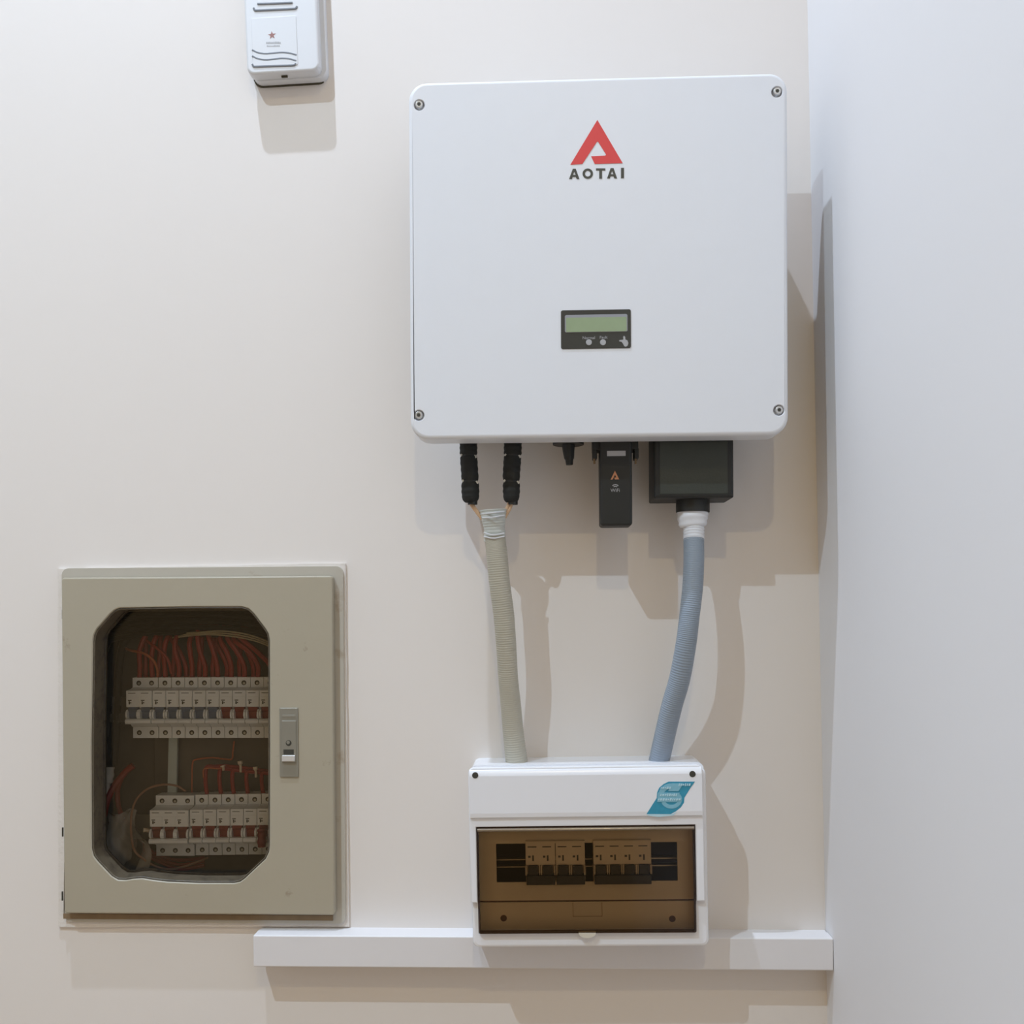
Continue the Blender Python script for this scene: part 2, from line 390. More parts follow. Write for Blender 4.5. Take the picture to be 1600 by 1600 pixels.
    part(t, 'slide', 'dark_hole', lambda bm: slab(bm, t.box(443, 1171, 459, 1179, .0228), 0, t.d(.0226), t.d(.0230)), parent=lo)
    part(t, 'push_button', 'chrome', lambda bm: slab(bm, t.box(441, 1180, 461, 1189.5, .0232), .0008, t.d(.0226), t.d(.0255), .0008), parent=lo, label='bright chrome push button')
    # DIN rails and vertical strip
    for y in (1108, 1290):
        def rl(bm):
            a = t.p(175, y, -.09); b = t.p(440, y, -.09)
            bx(bm, a.x, b.x, t.d(-.095), t.d(-.085), a.z-.006, a.z+.006)
            bx(bm, a.x, b.x, t.d(-.085), t.d(-.083), a.z-.0175, a.z-.006); bx(bm, a.x, b.x, t.d(-.085), t.d(-.083), a.z+.006, a.z+.0175)
        part(t, 'mounting_rail', 'rail', rl)
    def st(bm): prism(bm, [(q.x, q.z) for q in (t.p(262, 1238, -.085), t.p(276, 1238, -.085), t.p(277.5, 1150, -.085), t.p(264, 1150, -.085))], t.d(-.089), t.d(-.084))
    part(t, 'strip', 'strip', st, label='pale upright plastic strip between the breaker rows')
mk(cab)

# ------------------------------------------------------------------ miniature circuit breakers
WM = 0.018
def breaker(name, n, tog, loc, label, group, proto_marks=True):
    o = bpy.data.objects.new(name, None); COL.objects.link(o); o.location = loc; tag(o, label, 'breaker', group); o.empty_display_size = .01
    h = n*WM/2-.00015
    bm = bmesh.new()
    # side profile (depth forward of the terminal face, height)
    prof = [(-.022, -.042), (0, -.042), (0, -.0255), (.006, -.0245), (.006, -.0195), (.021, -.0195), (.021, .0005), (.0215, .0025), (.0215, .0155), (.0205, .0165), (.0205, .0255), (.006, .0268), (0, .0275), (0, .042), (-.022, .042)]
    # main body, with the toggle slot left open between z -.0135 and +.0025
    def ext(pr, x0, x1):
        a = [bm.verts.new((x0, -p[0], p[1])) for p in pr]; b = [bm.verts.new((x1, -p[0], p[1])) for p in pr]
        bridge(bm, a, b); bm.faces.new(a); bm.faces.new(list(reversed(b)))
    body = [(-.022, -.042), (0, -.042), (.0, -.0265), (.004, -.0255), (.008, -.0205), (.013, -.0195), (.013, .003), (.0205, .0032), (.0205, .0255), (.006, .0268), (0, .0285), (0, .042), (-.022, .042)]
    ext(body, -h, h)
    for k in range(n+1):          # pegs between the toggles
        x = -n*WM/2+k*WM; a = max(-h, x-.0026); b = min(h, x+.0026)
        ext([(.012, -.0135), (.022, -.0125), (.0245, -.009), (.0238, -.004), (.0205, -.0005), (.012, -.0005)], a, b)
    ext([(.010, -.0200), (.0235, -.0200), (.0255, -.0180), (.0255, -.0150), (.0235, -.0130), (.010, -.0130)], -h, h)   # front ledge
    for k in range(n):            # raised label tiles
        x = -n*WM/2+(k+.5)*WM
        bx(bm, x-.0082, x+.0082, -.0211, -.0200, .0045, .0170)
    ob = link('body', bm, 'brk', o)
    for k in range(n):
        x = -n*WM/2+(k+.5)*WM
        bm = bmesh.new()
        pr = [(.0128, -.0130), (.0165, -.0130), (.0180, -.004), (.0202, -.001), (.0204, .003), (.0128, .003)]
        a = [bm.verts.new((x-.0064, -p[0], p[1])) for p in pr]; b = [bm.verts.new((x+.0064, -p[0], p[1])) for p in pr]
        bridge(bm, a, b); bm.faces.new(a); bm.faces.new(b)
        link('toggle', bm, tog, o)
        for zz in (.0345, -.0345):
            bm = bmesh.new(); disc(bm, x, zz, .0034, .0002, -.0004, 14)
            s = link('terminal_screw', bm, 'dark_hole', o)
            bm = bmesh.new(); disc(bm, x+.0003, zz-.0006, .0018, -.0003, -.0007, 10); link('screw_head', bm, 'rail', s)
        bm = bmesh.new()
        bx(bm, x-.0062, x-.0012, -.0213, -.0210, .0118, .0130); bx(bm, x-.0052, x-.0034, -.0213, -.0210, .0070, .0112)
        bx(bm, x-.0030, x-.0016, -.0213, -.0210, .0082, .0100); bx(bm, x-.0062, x+.0040, -.0207, -.0204, .0218, .0226)
        link('rating_print', bm, 'ink', o)
    return o
def dup(src, loc, label):
    r = src.copy(); COL.objects.link(r); r.location = loc; r['label'] = label
    for ch in list(src.children):
        c = ch.copy(); COL.objects.link(c); c.parent = r
        for g in ch.children:
            d = g.copy(); COL.objects.link(d); d.parent = c
    return r
ORD = ['first', 'second', 'third', 'fourth', 'fifth', 'sixth', 'seventh', 'eighth', 'ninth', 'tenth']
ZT = -0.063
GU, GL = 'breakers on the upper rail of the wall cabinet', 'breakers on the lower rail of the wall cabinet'
ux = lambda i: W(217+20.56*i, 1106-0.05*i, ZT)
lx = lambda i: W(315.6+20.7*i, 1289-0.3*i, ZT)
breaker('double_breaker', 2, 'tog_blue', ux(0.5), 'two-pole breaker with slate-blue toggles, left end of the upper row', GU)
bb = None
for i in range(2, 7):
    lb = 'single breaker with slate-blue toggle, %s after the two-pole one, upper row' % ORD[i-2]
    if bb is None: bb = breaker('single_breaker', 1, 'tog_blue', ux(i), lb, GU)
    else: dup(bb, ux(i), lb)
rb = None
for i in range(7, 11):
    lb = ('single breaker with dark red toggle, %s right of the blue ones, upper row' % ORD[i-7]) if i < 10 else 'red-toggled breaker half hidden by the window rim, right end of the upper row'
    if rb is None: rb = breaker('single_breaker', 1, 'tog_red', ux(i), lb, GU)
    else: dup(rb, ux(i), lb)
tb = breaker('triple_breaker', 3, 'tog_brown', W(273.6, 1290, ZT), 'three-pole breaker with brownish-red toggles, left end of the lower row', GL)
for i in range(6):
    lb = ('single breaker with dark red toggle, %s right of the three-pole one, lower row' % ORD[i]) if i < 5 else 'breaker half hidden by the window rim, right end of the lower row'
    o = dup(rb, lx(i), lb); o['group'] = GL
# small pieces beside the lower row
t = Thing('red_stopper', 'small red ribbed plastic stopper at the right end of the lower breaker row', 'stopper', 409, 1308, -.035)
part(t, 'cap_body', 'tog_red', lambda bm: tube(bm, [t.p(409, 1296, -.034), t.p(409, 1306, -.030), t.p(409, 1323, -.030)], lambda s: .0058+.0006*math.sin(s*18), 20, 14), smooth=True)
t = Thing('pin', 'pale little pin sticking out left of the three-pole breaker', 'pin', 229, 1296, -.045)
part(t, 'shaft', 'ferrule', lambda bm: tube(bm, [t.p(236, 1299, -.05), t.p(229, 1297, -.045), t.p(224, 1297, -.043)], lambda s: .0022+.001*s, 6, 10), smooth=True)

# ------------------------------------------------------------------ wires inside the cabinet
def wire(name, label, m, pts, r_px, group=None, seg=8, n=None, flat=None, cat='wire'):
    P = [W(*p) for p in pts]; bm = bmesh.new(); r = r_px/1145.0
    tube(bm, P, r, n or max(10, 6*len(pts)), seg, flat=flat)
    o = link(name, bm, m, off=P[0].copy(), smooth=True); tag(o, label, cat, group); return o
rn = random.Random(11)
GW = 'red wires above the upper breaker row'
for i in range(11):
    x = 217+20.5*i
    a = min(330, 224+14.5*i)+rn.uniform(-5, 5); yt = 999+rn.uniform(-6, 4)
    pos = 'leftmost' if i == 0 else ORD[i-1]+' after the leftmost'
    wire('red_wire', 'red wire down into the upper row, %s of the front ones' % pos, 'wire_red',
         [(x+1, 1064, -.071), (x+rn.uniform(-1, 2), 1040, -.068), (x*.8+a*.2+rn.uniform(-2, 2), 1018, -.065), (x*.45+a*.55+4, yt, -.066), (a*.8+x*.2+14, yt-14, -.080), (a+30, yt-20, -.097)], 4.0, GW)
for i in range(9):
    x = 228+21*i; a = x+rn.uniform(-26, 8)
    wire('red_wire', 'red wire behind the front ones over the upper row, %s from the left' % ORD[i], 'wire_red',
         [(x, 1062, -.080), (x+rn.uniform(-2, 2), 1040, -.078), ((x+a)/2, 1014, -.078), (a, 992, -.084), (a+10, 978, -.096)], 4.0, GW)
wire('red_wire', 'orange-red wire swooping left out of the bundle above the breakers', 'wire_orange', [(246, 1062, -.07), (246, 1046, -.066), (238, 1030, -.062), (222, 1020, -.062), (203, 1016, -.07), (192, 1010, -.09)], 2.2, GW)
wire('red_wire', 'red wire swooping highest left over the black corner', 'wire_red', [(268, 1052, -.066), (262, 1030, -.06), (248, 1015, -.06), (232, 1003, -.066), (222, 992, -.085)], 2.4, GW)
GB = 'black cables across the top of the cabinet'
LB = ['uppermost', 'second', 'third', 'fourth', 'fifth']
for i in range(5):  # real bundle, with extra cables added to fill the black shade up here
    y0 = 952+10*i
    wire('black_cable_shade_fill', '%s of the thick black cables crossing the cabinet top' % LB[i], 'wire_black', [(128, y0+22, -.078), (180, y0+6, -.070), (250, y0-2+2*math.sin(i), -.068), (330, y0-1, -.070), (400, y0+5, -.072), (440, y0+14, -.076)], 4.7, GB, cat='cable')
LV = ['leftmost', 'middle', 'rightmost']
for i in range(3):  # dark tubes added to stand in for the deep shade on this side
    x0 = 158+14*i
    wire('black_cable_shade_fill', '%s of the black cables hanging down the cabinet\'s left side' % LV[i], 'wire_black', [(x0+26, 985, -.082), (x0+8, 1005, -.080), (x0, 1050, -.082), (x0-2, 1110, -.086), (x0-5, 1160, -.090), (x0-8, 1195, -.096)], 6.4, 'black tubes added as shade down the left side', cat='cable')
GE = 'beige strands along the top of the cabinet'
for i, lab in enumerate(('topmost beige strand arching right over the red wires', 'middle beige strand arching right over the red wires', 'lowest beige strand arching right over the red wires')):
    k = i*3.2
    wire('beige_wire', lab, 'wire_beige', [(282-i*6, 990+k, -.072), (312, 988+k*.6, -.055), (345, 986+k, -.050), (380, 990+k*1.1, -.050), (408, 998+k, -.052), (430, 1008+k, -.055)], 1.3, GE)
# jumpers over the lower row
GJ = 'red jumpers above the lower breaker row'
J = [(322, 1199), (344, 1202), (364, 1204), (386, 1206), (410, 1208)]
for i, (x, y) in enumerate(J):
    nm = 'right end' if i == 4 else ORD[i]+' from the left'
    wire('red_jumper', 'red jumper down into the lower row, %s' % nm, 'wire_red', [(x+2, 1243, -.071), (x, 1230, -.068), (x-1, 1214, -.066), (x+1, y, -.067), (x+12, y-1+i*.3, -.070), (x+22, y+1, -.074)], 3.4, GJ)
wire('red_link', 'red wire running level along the tops of the jumpers', 'wire_red', [(322, 1199, -.074), (350, 1197, -.073), (380, 1200, -.073), (405, 1203, -.073), (425, 1206, -.075)], 3.0)
for i, (x, y0, y1, sd) in enumerate(((349, 1196, 1203, 4), (376, 1189, 1206, 1.2), (400, 1198, 1214, 1.2))):
    bm = bmesh.new(); P = [W(x-1, y0, -.058), W(x, (y0+y1)/2, -.058), W(x, y1, -.060)]
    tube(bm, P, lambda s: (.0036 if s < .35 else .0018), 8, 8)
    o = link('ferrule', bm, 'ferrule', off=P[0].copy(), smooth=True); tag(o, ('pale ferrule tip %s among the jumpers over the lower row' % ('left', 'middle', 'right')[i]), 'ferrule', 'ferrule tips above the lower row')
wire('orange_wire', 'thin orange wire bent square beside the pale strip, between the breaker rows', 'wire_orange', [(300, 1240, -.088), (300, 1215, -.088), (301, 1193, -.088), (306, 1187, -.088), (330, 1184, -.088), (350, 1186, -.088), (362, 1186, -.088), (364, 1174, -.088), (366, 1158, -.09)], 1.3, n=60)
wire('orange_wire', 'short orange wire linking the jumpers at the upper right', 'wire_orange', [(318, 1215, -.062), (318, 1203, -.06), (326, 1200, -.06), (342, 1201, -.06), (352, 1197, -.058)], 1.2, n=30)
wire('brown_wire', 'thin brown wire looping left round the plastic bag', 'wire_brown', [(290, 1236, -.062), (276, 1228, -.058), (255, 1226, -.05), (232, 1232, -.045), (214, 1248, -.04), (206, 1270, -.036), (205, 1300, -.034), (210, 1328, -.034), (224, 1342, -.034), (244, 1354, -.036), (270, 1358, -.045), (300, 1350, -.055), (325, 1340, -.07)], 1.7, n=90)
wire('thick_red_wire', 'thick red taped wire slanting at the cabinet\'s lower left', 'wire_red', [(208, 1196, -.07), (196, 1206, -.068), (180, 1226, -.062), (168, 1250, -.056), (161, 1280, -.055)], 5.2)
wire('red_wire', 'dark red wire dropping behind the thick slanting one', 'wire_red', [(190, 1215, -.082), (184, 1235, -.08), (186, 1262, -.08), (198, 1285, -.085), (226, 1310, -.095)], 4.0)
for i in range(3):
    wire('red_wire', ('red wire lying in the dark at the cabinet bottom, %s' % ('lowest', 'middle', 'uppermost')[i]), 'wire_red', [(215, 1330-8*i, -.09), (245, 1345-5*i, -.088), (280, 1358-7*i, -.09), (320, 1352-6*i, -.095)], 3, 'red wires at the cabinet bottom')
# white plug at the left
t = Thing('white_plug', 'white plastic cable plug at the left edge of the cabinet window', 'plug', 168, 1215, -.06)
part(t, 'plug_body', 'white_tie', lambda bm: tube(bm, [t.p(171, 1199, -.062), t.p(170, 1212, -.060), t.p(168, 1222, -.060)], lambda s: .0066+.0006*math.cos(s*14), 10, 12), smooth=True)
part(t, 'plug_tail', 'white_tie', lambda bm: tube(bm, [t.p(168, 1220, -.060), t.p(166, 1240, -.058), t.p(162, 1256, -.058)], lambda s: .0046-.0012*s, 8, 10), smooth=True)
# crumpled plastic bag
bm = bmesh.new(); rg = random.Random(5); NX, NY = 14, 18; g = []
for j in range(NY+1):
    row = []
    for i in range(NX+1):
        u, v = i/NX, j/NY
        x0 = 168-6*v; x1 = 214+24*v-6*math.sin(v*7)
        px = x0+(x1-x0)*u+2.5*math.sin(9*v+3*u); py = 1268+100*v+5*math.sin(6*u)
        z = -.055+.020*v+.006*math.sin(5*u+4*v)+rg.uniform(-.0014, .0014)
        row.append(bm.verts.new(W(px, py, z)))
    g.append(row)
for j in range(NY):
    for i in range(NX): bm.faces.new((g[j][i], g[j][i+1], g[j+1][i+1], g[j+1][i]))
bag = link('plastic_bag', bm, 'bag', off=W(190, 1320, -.04))
for p_ in bag.data.polygons: p_.use_smooth = True
tag(bag, 'crumpled cloudy plastic bag in the lower left of the cabinet', 'bag')

# ------------------------------------------------------------------ doorbell chime
t = Thing('doorbell_chime', 'white plastic doorbell chime box with wavy sound slots high on the wall', 'doorbell', 448, 30, 0, tilt(.028, ((382, 118), (495, 111))))
def f(bm):
    slab(bm, t.rect((388, -90), (505, -90), (508, 123), (391, 126), .014), .012, t.d(0.0), t.d(.0135), .001)
part(t, 'base', 'bell', f, smooth=True)
part(t, 'cover', 'bell', lambda bm: slab(bm, t.rect((381, -90), (495, -95), (496, 112), (383, 116), .027), .010, t.d(.0128), t.d(.028), .003, bs=5), smooth=True, label='glossy white front cover')
part(t, 'gap_line', 'dark_olive', lambda bm: slab(bm, t.rect((391, -86), (506, -86), (508.5, 131.5), (393, 135), .003), .012, t.d(0.0), t.d(.003)), label='dark gap line under the base')  # dark plate showing as a line below the base
zf = .0284
part(t, 'speaker_panel', 'bell', lambda bm: slab(bm, t.rect((394, 28), (464, 25), (464, 102), (394, 105), zf), .002, t.d(.0276), t.d(zf+.0004), .0004), smooth=True)
def groove(L, w=1.5):
    def g_(bm):
        P = [t.p(a, b, zf+.0003) for a, b in L]; tube(bm, P, w/1230, 16, 6, flat=.35)
    return g_
for L in ([(402, 6), (420, 5.4), (457, 4)], [(396, 12), (398, 15.5), (402, 16), (430, 14.8), (458, 13.4), (462, 12.6), (464, 9.5)],
          [(394, 78), (402, 82), (414, 84), (428, 83), (440, 82), (452, 83), (463.5, 86)], [(394, 87.5), (402, 91.5), (414, 93.5), (428, 92.5), (440, 91.2), (452, 92), (463, 95)],
          [(394, 100), (396.5, 103.5), (400, 103.8), (425, 102.8), (456, 101.8), (460, 101), (462.5, 99)]):
    part(t, 'sound_slot', 'slot', groove(L), smooth=True)
def f(bm):
    c = t.p(425, 55, zf+.0005); P = []
    for i in range(10):
        r = (.0052, .0022)[i % 2]; a = PI/2+i*PI/5+.05; P.append((c.x+r*math.cos(a), c.z+r*math.sin(a)))
    prism(bm, P, t.d(zf+.0003), t.d(zf+.0006))
part(t, 'star_mark', 'star', f, label='small brownish-red star emblem')
def f(bm):
    rz = random.Random(4)
    for (x0, x1, y, h) in ((416, 437, 67, 2.6), (417, 436, 72, 1.6)):
        x = x0
        while x < x1:
            a = t.p(x, y+h/2, zf+.0005); b = t.p(x+1.6, y-h/2-rz.uniform(0, .8), zf+.0005); bx(bm, a.x, b.x, t.d(zf+.0003), t.d(zf+.0006), a.z, b.z); x += 2.3
part(t, 'lettering', 'greyprint', f)
part(t, 'reset_slot', 'dark_olive', lambda bm: bx(bm, t.p(440, 119, .02).x, t.p(449.5, 119, .02).x, t.d(.0215), t.d(.0195), t.p(444, 115.5, .0272).z-.0008, t.p(444, 116, .0272).z+.003))

# ------------------------------------------------------------------ inverter
ZI = .118
th = tilt(ZI, ((660, 130), (1210, 114)), ((660, 691), (1210, 684.5)), ((640, 670), (640, 150)), ((1233, 665), (1229, 135)))
inv = Thing('solar_inverter', 'large white wall-mounted inverter with a red triangle emblem and small screen', 'inverter', 936, 400, 0, th)
t = inv
R = t.rect((640, 129), (1229, 113), (1233.5, 679.5), (640, 686), ZI)
SCR = [(655, 164), (1214, 143.5), (654.5, 649), (1217, 641)]
def f(bm):
    rings = []; u0, v0, u1, v1 = R; b = .0042
    rings.append(ringv(bm, rr((u0+.004, v0+.004, u1-.004, v1-.004), .014, 8), t.d(.080)))
    prof = [(0.0, .084)]+[(b*(1-math.cos(a)), ZI-b+b*math.sin(a)) for a in [PI/2*i/6 for i in range(7)]]
    for ins, z in prof:
        rg = ringv(bm, rr((u0+ins, v0+ins, u1-ins, v1-ins), .021-ins*.8, 8), t.d(z)); bridge(bm, rings[-1], rg); rings.append(rg)
    bm.faces.new(rings[0])
    hs = []
    for sx, sy in SCR:
        c = t.p(sx, sy, ZI)
        h0 = ringv(bm, circ(c.x, c.z, .0070, 24), t.d(ZI)); h1 = ringv(bm, circ(c.x, c.z, .0064, 24), t.d(ZI-.0008)); h2 = ringv(bm, circ(c.x, c.z, .0060, 24), t.d(ZI-.006))
        bridge(bm, h0, h1); bridge(bm, h1, h2); bm.faces.new(h2); hs.append(h0)
    cap_holes(bm, rings[-1], hs)
part(t, 'front_cover', 'inv', f, smooth=True, label='white powder-coated front cover')
RB = t.rect((712, 215), (1160, 210), (1160, 676), (712, 680), .055)
part(t, 'rear_housing', 'inv_body', lambda bm: slab(bm, RB, .006, t.d(0.0), t.d(.0815), 0), label='grey metal housing behind the cover')
for sx, sy in SCR:
    c = t.p(sx, sy, ZI-.003)
    s = part(t, 'screw', 'screw', lambda bm: slab(bm, (c.x-.0046, c.z-.0046, c.x+.0046, c.z+.0046), .0045, t.d(ZI-.0062), t.d(ZI-.0008), .0010, n=6), smooth=True)
    part(t, 'hex_socket', 'dark_hole', lambda bm: disc(bm, c.x, c.z, .0023, t.d(ZI-.0014), t.d(ZI-.0006), 6), parent=s)
ZP = ZI+.0004
P2 = lambda L, z=ZP: [(q.x, q.z) for q in (t.p(a, b, z) for a, b in L)]
TRI = [(933.4, 187.3), (891.2, 257.3), (910, 256), (932.3, 222), (933.6, 220.8), (935, 222), (946.7, 240.8), (946.6, 242.4), (945.5, 243.2), (923.6, 244.2), (929.3, 256), (973, 254.9)]
part(t, 'emblem', 'red', lambda bm: prism(bm, P2(TRI), t.d(ZI-.0002), t.d(ZP)), label='red triangle emblem')
def letter(bm, ch, x0, x1, y0, y1):
    w = 4.0
    if ch == 'I': prism(bm, P2([(x0, y1), (x1, y1), (x1, y0), (x0, y0)]), t.d(ZI-.0002), t.d(ZP))
    if ch == 'T':
        m = (x0+x1)/2
        prism(bm, P2([(m-2.2, y1), (m+2.2, y1), (m+2.2, y0+3.2), (x1, y0+3.2), (x1, y0), (x0, y0), (x0, y0+3.2), (m-2.2, y0+3.2)]), t.d(ZI-.0002), t.d(ZP))
    if ch == 'A':
        m = (x0+x1)/2; H = y1-y0
        plate(bm, P2([(x0, y1), (x0+4.3, y1), (x0+5.6, y1-3.4), (x1-5.6, y1-3.4), (x1-4.3, y1), (x1, y1), (m+2.3, y0), (m-2.3, y0)]), [P2([(m-2.2, y1-6.4), (m+2.2, y1-6.4), (m, y0+4.4)])], t.d(ZI-.0002), t.d(ZP))
    if ch == 'O':
        m, n_ = (x0+x1)/2, (y0+y1)/2
        o_ = [(m+(x1-x0)/2*math.cos(a), n_+(y1-y0)/2*math.sin(a)) for a in [2*PI*i/24 for i in range(24)]]
        i_ = [(m+((x1-x0)/2-3.8)*math.cos(a), n_+((y1-y0)/2-3.4)*math.sin(a)) for a in [2*PI*i/24 for i in range(24)]]
        plate(bm, P2(o_), [P2(i_)], t.d(ZI-.0002), t.d(ZP))
for ch, x0, x1, dy in (('A', 889.3, 905.3, .6), ('O', 910.2, 926.6, .2), ('T', 931.2, 945.8, 0), ('A', 948.6, 964.2, -.4), ('I', 970.3, 974.9, -.8)):
    part(t, 'letter', 'ink', lambda bm: letter(bm, ch, x0, x1, 263+dy, 279+dy))
# display
DP = t.rect((876, 486.5), (985.5, 482), (986, 542.5), (877, 547), ZI)
dp = part(t, 'display_panel', 'panel', lambda bm: slab(bm, DP, .0022, t.d(ZI-.0004), t.d(ZI+.0008), .0003), smooth=True, label='dark display panel')
ZD = ZI+.0008
part(t, 'screen_frame', 'lcd_frame', lambda bm: slab(bm, t.rect((882.7, 492.8), (980.5, 490.2), (980.5, 517.8), (882.7, 520.2), ZD), .002, t.d(ZD-.0004), t.d(ZD+.0003), .0002), parent=dp)
part(t, 'screen', 'lcd', lambda bm: slab(bm, t.rect((884.5, 497), (979, 495), (979, 517.2), (884.5, 519.5), ZD), .001, t.d(ZD), t.d(ZD+.0006)), parent=dp, label='pale green screen')
for x in (920.2, 942.2):
    c = t.p(x, 535, ZD)
    part(t, 'indicator_light', 'greyprint', lambda bm: slab(bm, (c.x-.0035, c.z-.0035, c.x+.0035, c.z+.0035), .0034, t.d(ZD-.0003), t.d(ZD+.0006), .0004), parent=dp, smooth=True)
text(t, 'lettering', 'Normal', 'greyprint', 920, 528, ZD+.0002, 4.6, dp)
text(t, 'lettering', 'Fault', 'greyprint', 943, 527.3, ZD+.0002, 4.6, dp)
def f(bm):
    prism(bm, P2([(975.5, 541), (973, 536.5), (971, 534), (967.5, 533.5), (967.8, 531.5), (972.5, 531), (974, 530.5), (973.6, 526.5), (975, 524.6), (976.8, 526.5), (977.2, 530.5), (980.3, 532), (981.8, 536), (980.8, 540), (978, 541.8)], ZD), t.d(ZD-.0002), t.d(ZD+.0003))
part(t, 'touch_icon', 'greyprint', f, parent=dp)
# terminal cover and vent plug under the housing
def f(bm):
    A = t.rect((1020, 660), (1147, 659), (1146, 777), (1023, 779), .078)
    slab(bm, A, .002, t.d(.020), t.d(.078), .0035, bs=3)
tc = part(t, 'terminal_cover', 'black', f, smooth=True, label='black terminal cover box under the housing')
part(t, 'cover_face', 'black_box', lambda bm: slab(bm, t.rect((1031, 690), (1137, 689), (1137, 771), (1031, 772.5), .0785), .001, t.d(.0775), t.d(.0787), .0006), parent=tc, label='dark olive-grey raised face')
def f(bm):
    P = [(q.x, q.z) for q in (t.p(1056, 800.5, .055), t.p(1108, 795.5, .055), t.p(1107, 780, .055), t.p(1058, 780, .055))]
    tube(bm, [t.p(1082.5, 778, .052), t.p(1082.5, 790, .052), t.p(1082.5, 797, .052), t.p(1082.5, 800.5, .052)], .0208, 6, 24, flat=.88)
part(t, 'gland', 'black', f, smooth=True, parent=tc)
def f(bm):
    a = lambda x, y: t.p(x, y, .062)
    tube(bm, [a(888, 682), a(888, 689), a(888, 695)], .0192, 4, 28)
vp = part(t, 'vent_plug', 'black', f, smooth=True, label='round black vent plug under the housing')
def f(bm):
    a = lambda x, y: t.p(x, y, .062)
    tube(bm, [a(888, 693), a(888.5, 705), a(889.3, 716), a(889.8, 726.5)], lambda s: .0082-.0030*s-(.001 if s > .7 else 0), 12, 10)
part(t, 'stem', 'black', f, smooth=True, parent=vp)

# ------------------------------------------------------------------ dongle
t = Thing('wifi_dongle', 'black stick-shaped wireless dongle hanging under the inverter with a small triangle mark', 'dongle', 962, 750, .06)
part(t, 'stick', 'black', lambda bm: slab(bm, t.rect((937.5, 680), (987.5, 680), (988, 821.5), (937.5, 821.5), .083), (.004, .004, .001, .001), t.d(.052), t.d(.083), .003), smooth=True)
def f(bm):
    slab(bm, t.rect((926, 675), (997, 675), (998, 702), (926, 702), .078), .001, t.d(.048), t.d(.078), .001)
    for a, b in ((926, 933), (991, 998)):
        slab(bm, t.box(a, 700, b, 716, .076), .0006, t.d(.056), t.d(.076), .0008)
sk = part(t, 'socket_clip', 'black', f, smooth=True)
for a in (928.5, 993):
    part(t, 'clip_tip', 'shade_clip_brown', lambda bm: tube(bm, [t.p(a, 714, .072), t.p(a+.3, 725, .072)], .0013, 3, 6), parent=sk, label='brown clip tip')
ZD = .0832
part(t, 'sticker', 'greyprint', lambda bm: slab(bm, t.box(948.5, 704.5, 977.5, 712.5, ZD), .0003, t.d(.0828), t.d(.0835)), label='narrow pale grey label')
def f(bm):
    P = [(q.x, q.z) for q in (t.p(a, b, ZD) for a, b in ((960.8, 735.5), (954, 749.5), (957.2, 749.2), (961, 741.5), (963, 746), (959.8, 746.4), (961, 749.2), (967.4, 749)))]
    prism(bm, P, t.d(.0828), t.d(.0835))
part(t, 'triangle_mark', mat('tan_orange_print', (190, 132, 96), .5), f, label='small orange triangle mark')
def f(bm):
    for r, w in ((7, 1.3), (4.4, 1.3)):
        P = [(q.x, q.z) for q in (t.p(961.5+rr_*math.cos(a), 763.5-rr_*math.sin(a), ZD) for rr_, aa in ((r, (45, 65, 90, 115, 135)), (r-w, (135, 115, 90, 65, 45))) for a in [math.radians(v) for v in aa])]
        prism(bm, P, t.d(.0828), t.d(.0835))
part(t, 'signal_icon', 'greyprint', f)
text(t, 'lettering', 'WiFi', 'greyprint', 961.3, 766.3, .0836, 5.4, t.o)

# ------------------------------------------------------------------ taped connectors with their wires
def connector(label, xs, wires):
    """xs: centre line and half width by height"""
    c0 = xs[0]
    t = Thing('taped_connector', label, 'connector', c0[0], c0[1], .07, group='taped connectors under the inverter')
    ys = [x[1] for x in xs]
    for k, (y0, y1) in enumerate(((682, 711), (713.5, 751), (754, 785))):
        def cx(y):
            for a, b in zip(xs, xs[1:]):
                if a[1] <= y <= b[1]: f_ = (y-a[1])/(b[1]-a[1]); return a[0]+(b[0]-a[0])*f_, a[2]+(b[2]-a[2])*f_
            return xs[-1][0], xs[-1][2]
        def f(bm):
            P = []; Rr = []
            for j in range(5):
                y = y0+(y1-y0)*j/4; x, h = cx(y); P.append(t.p(x, y, .068)); Rr.append(h/1268)
            def rad(s):
                q = s*4; i = min(int(q), 3); r = Rr[i]+(Rr[i+1]-Rr[i])*(q-i)
                e = min(s, 1-s); e = min(1, e/.05); r *= .93+.07*e
                if k == 2 and s > .86: r *= 1-.25*(s-.86)/.14
                return r*(1+.020*math.sin(s*23+k*2))
            tube(bm, P, rad, 28, 16)
        part(t, 'tape_wrap', 'tape', f, smooth=True)
    for y in (712, 752.5):
        x, h = cx(y)
        part(t, 'joint_ring', 'black', lambda bm: tube(bm, [t.p(x, y-2.5, .068), t.p(x, y+2.5, .068)], (h-1.6)/1268, 2, 14), smooth=True)
        for sx in (-1, 1):
            part(t, 'tie_nub', 'white_tie', lambda bm: tube(bm, [t.p(x+sx*(h-4.5), y+sx*1.5-2.0, .073), t.p(x+sx*(h-1.5), y+sx*1.5+1.6, .073)], 1.7/1268, 2, 8), smooth=True, label='pale nub in the joint')
    x, h = cx(786)
    part(t, 'tip', 'black', lambda bm: tube(bm, [t.p(x+3, 782, .068), t.p(x+3, 788.5, .068)], 7.5/1268, 3, 12), smooth=True)
    for w in wires:
        part(t, 'wire', 'tan_wire', lambda bm: tube(bm, [t.p(a, b, .067) for a, b in w], 2.6/1268, 12, 8), smooth=True, label='tan wire running down to the conduit')
    return t
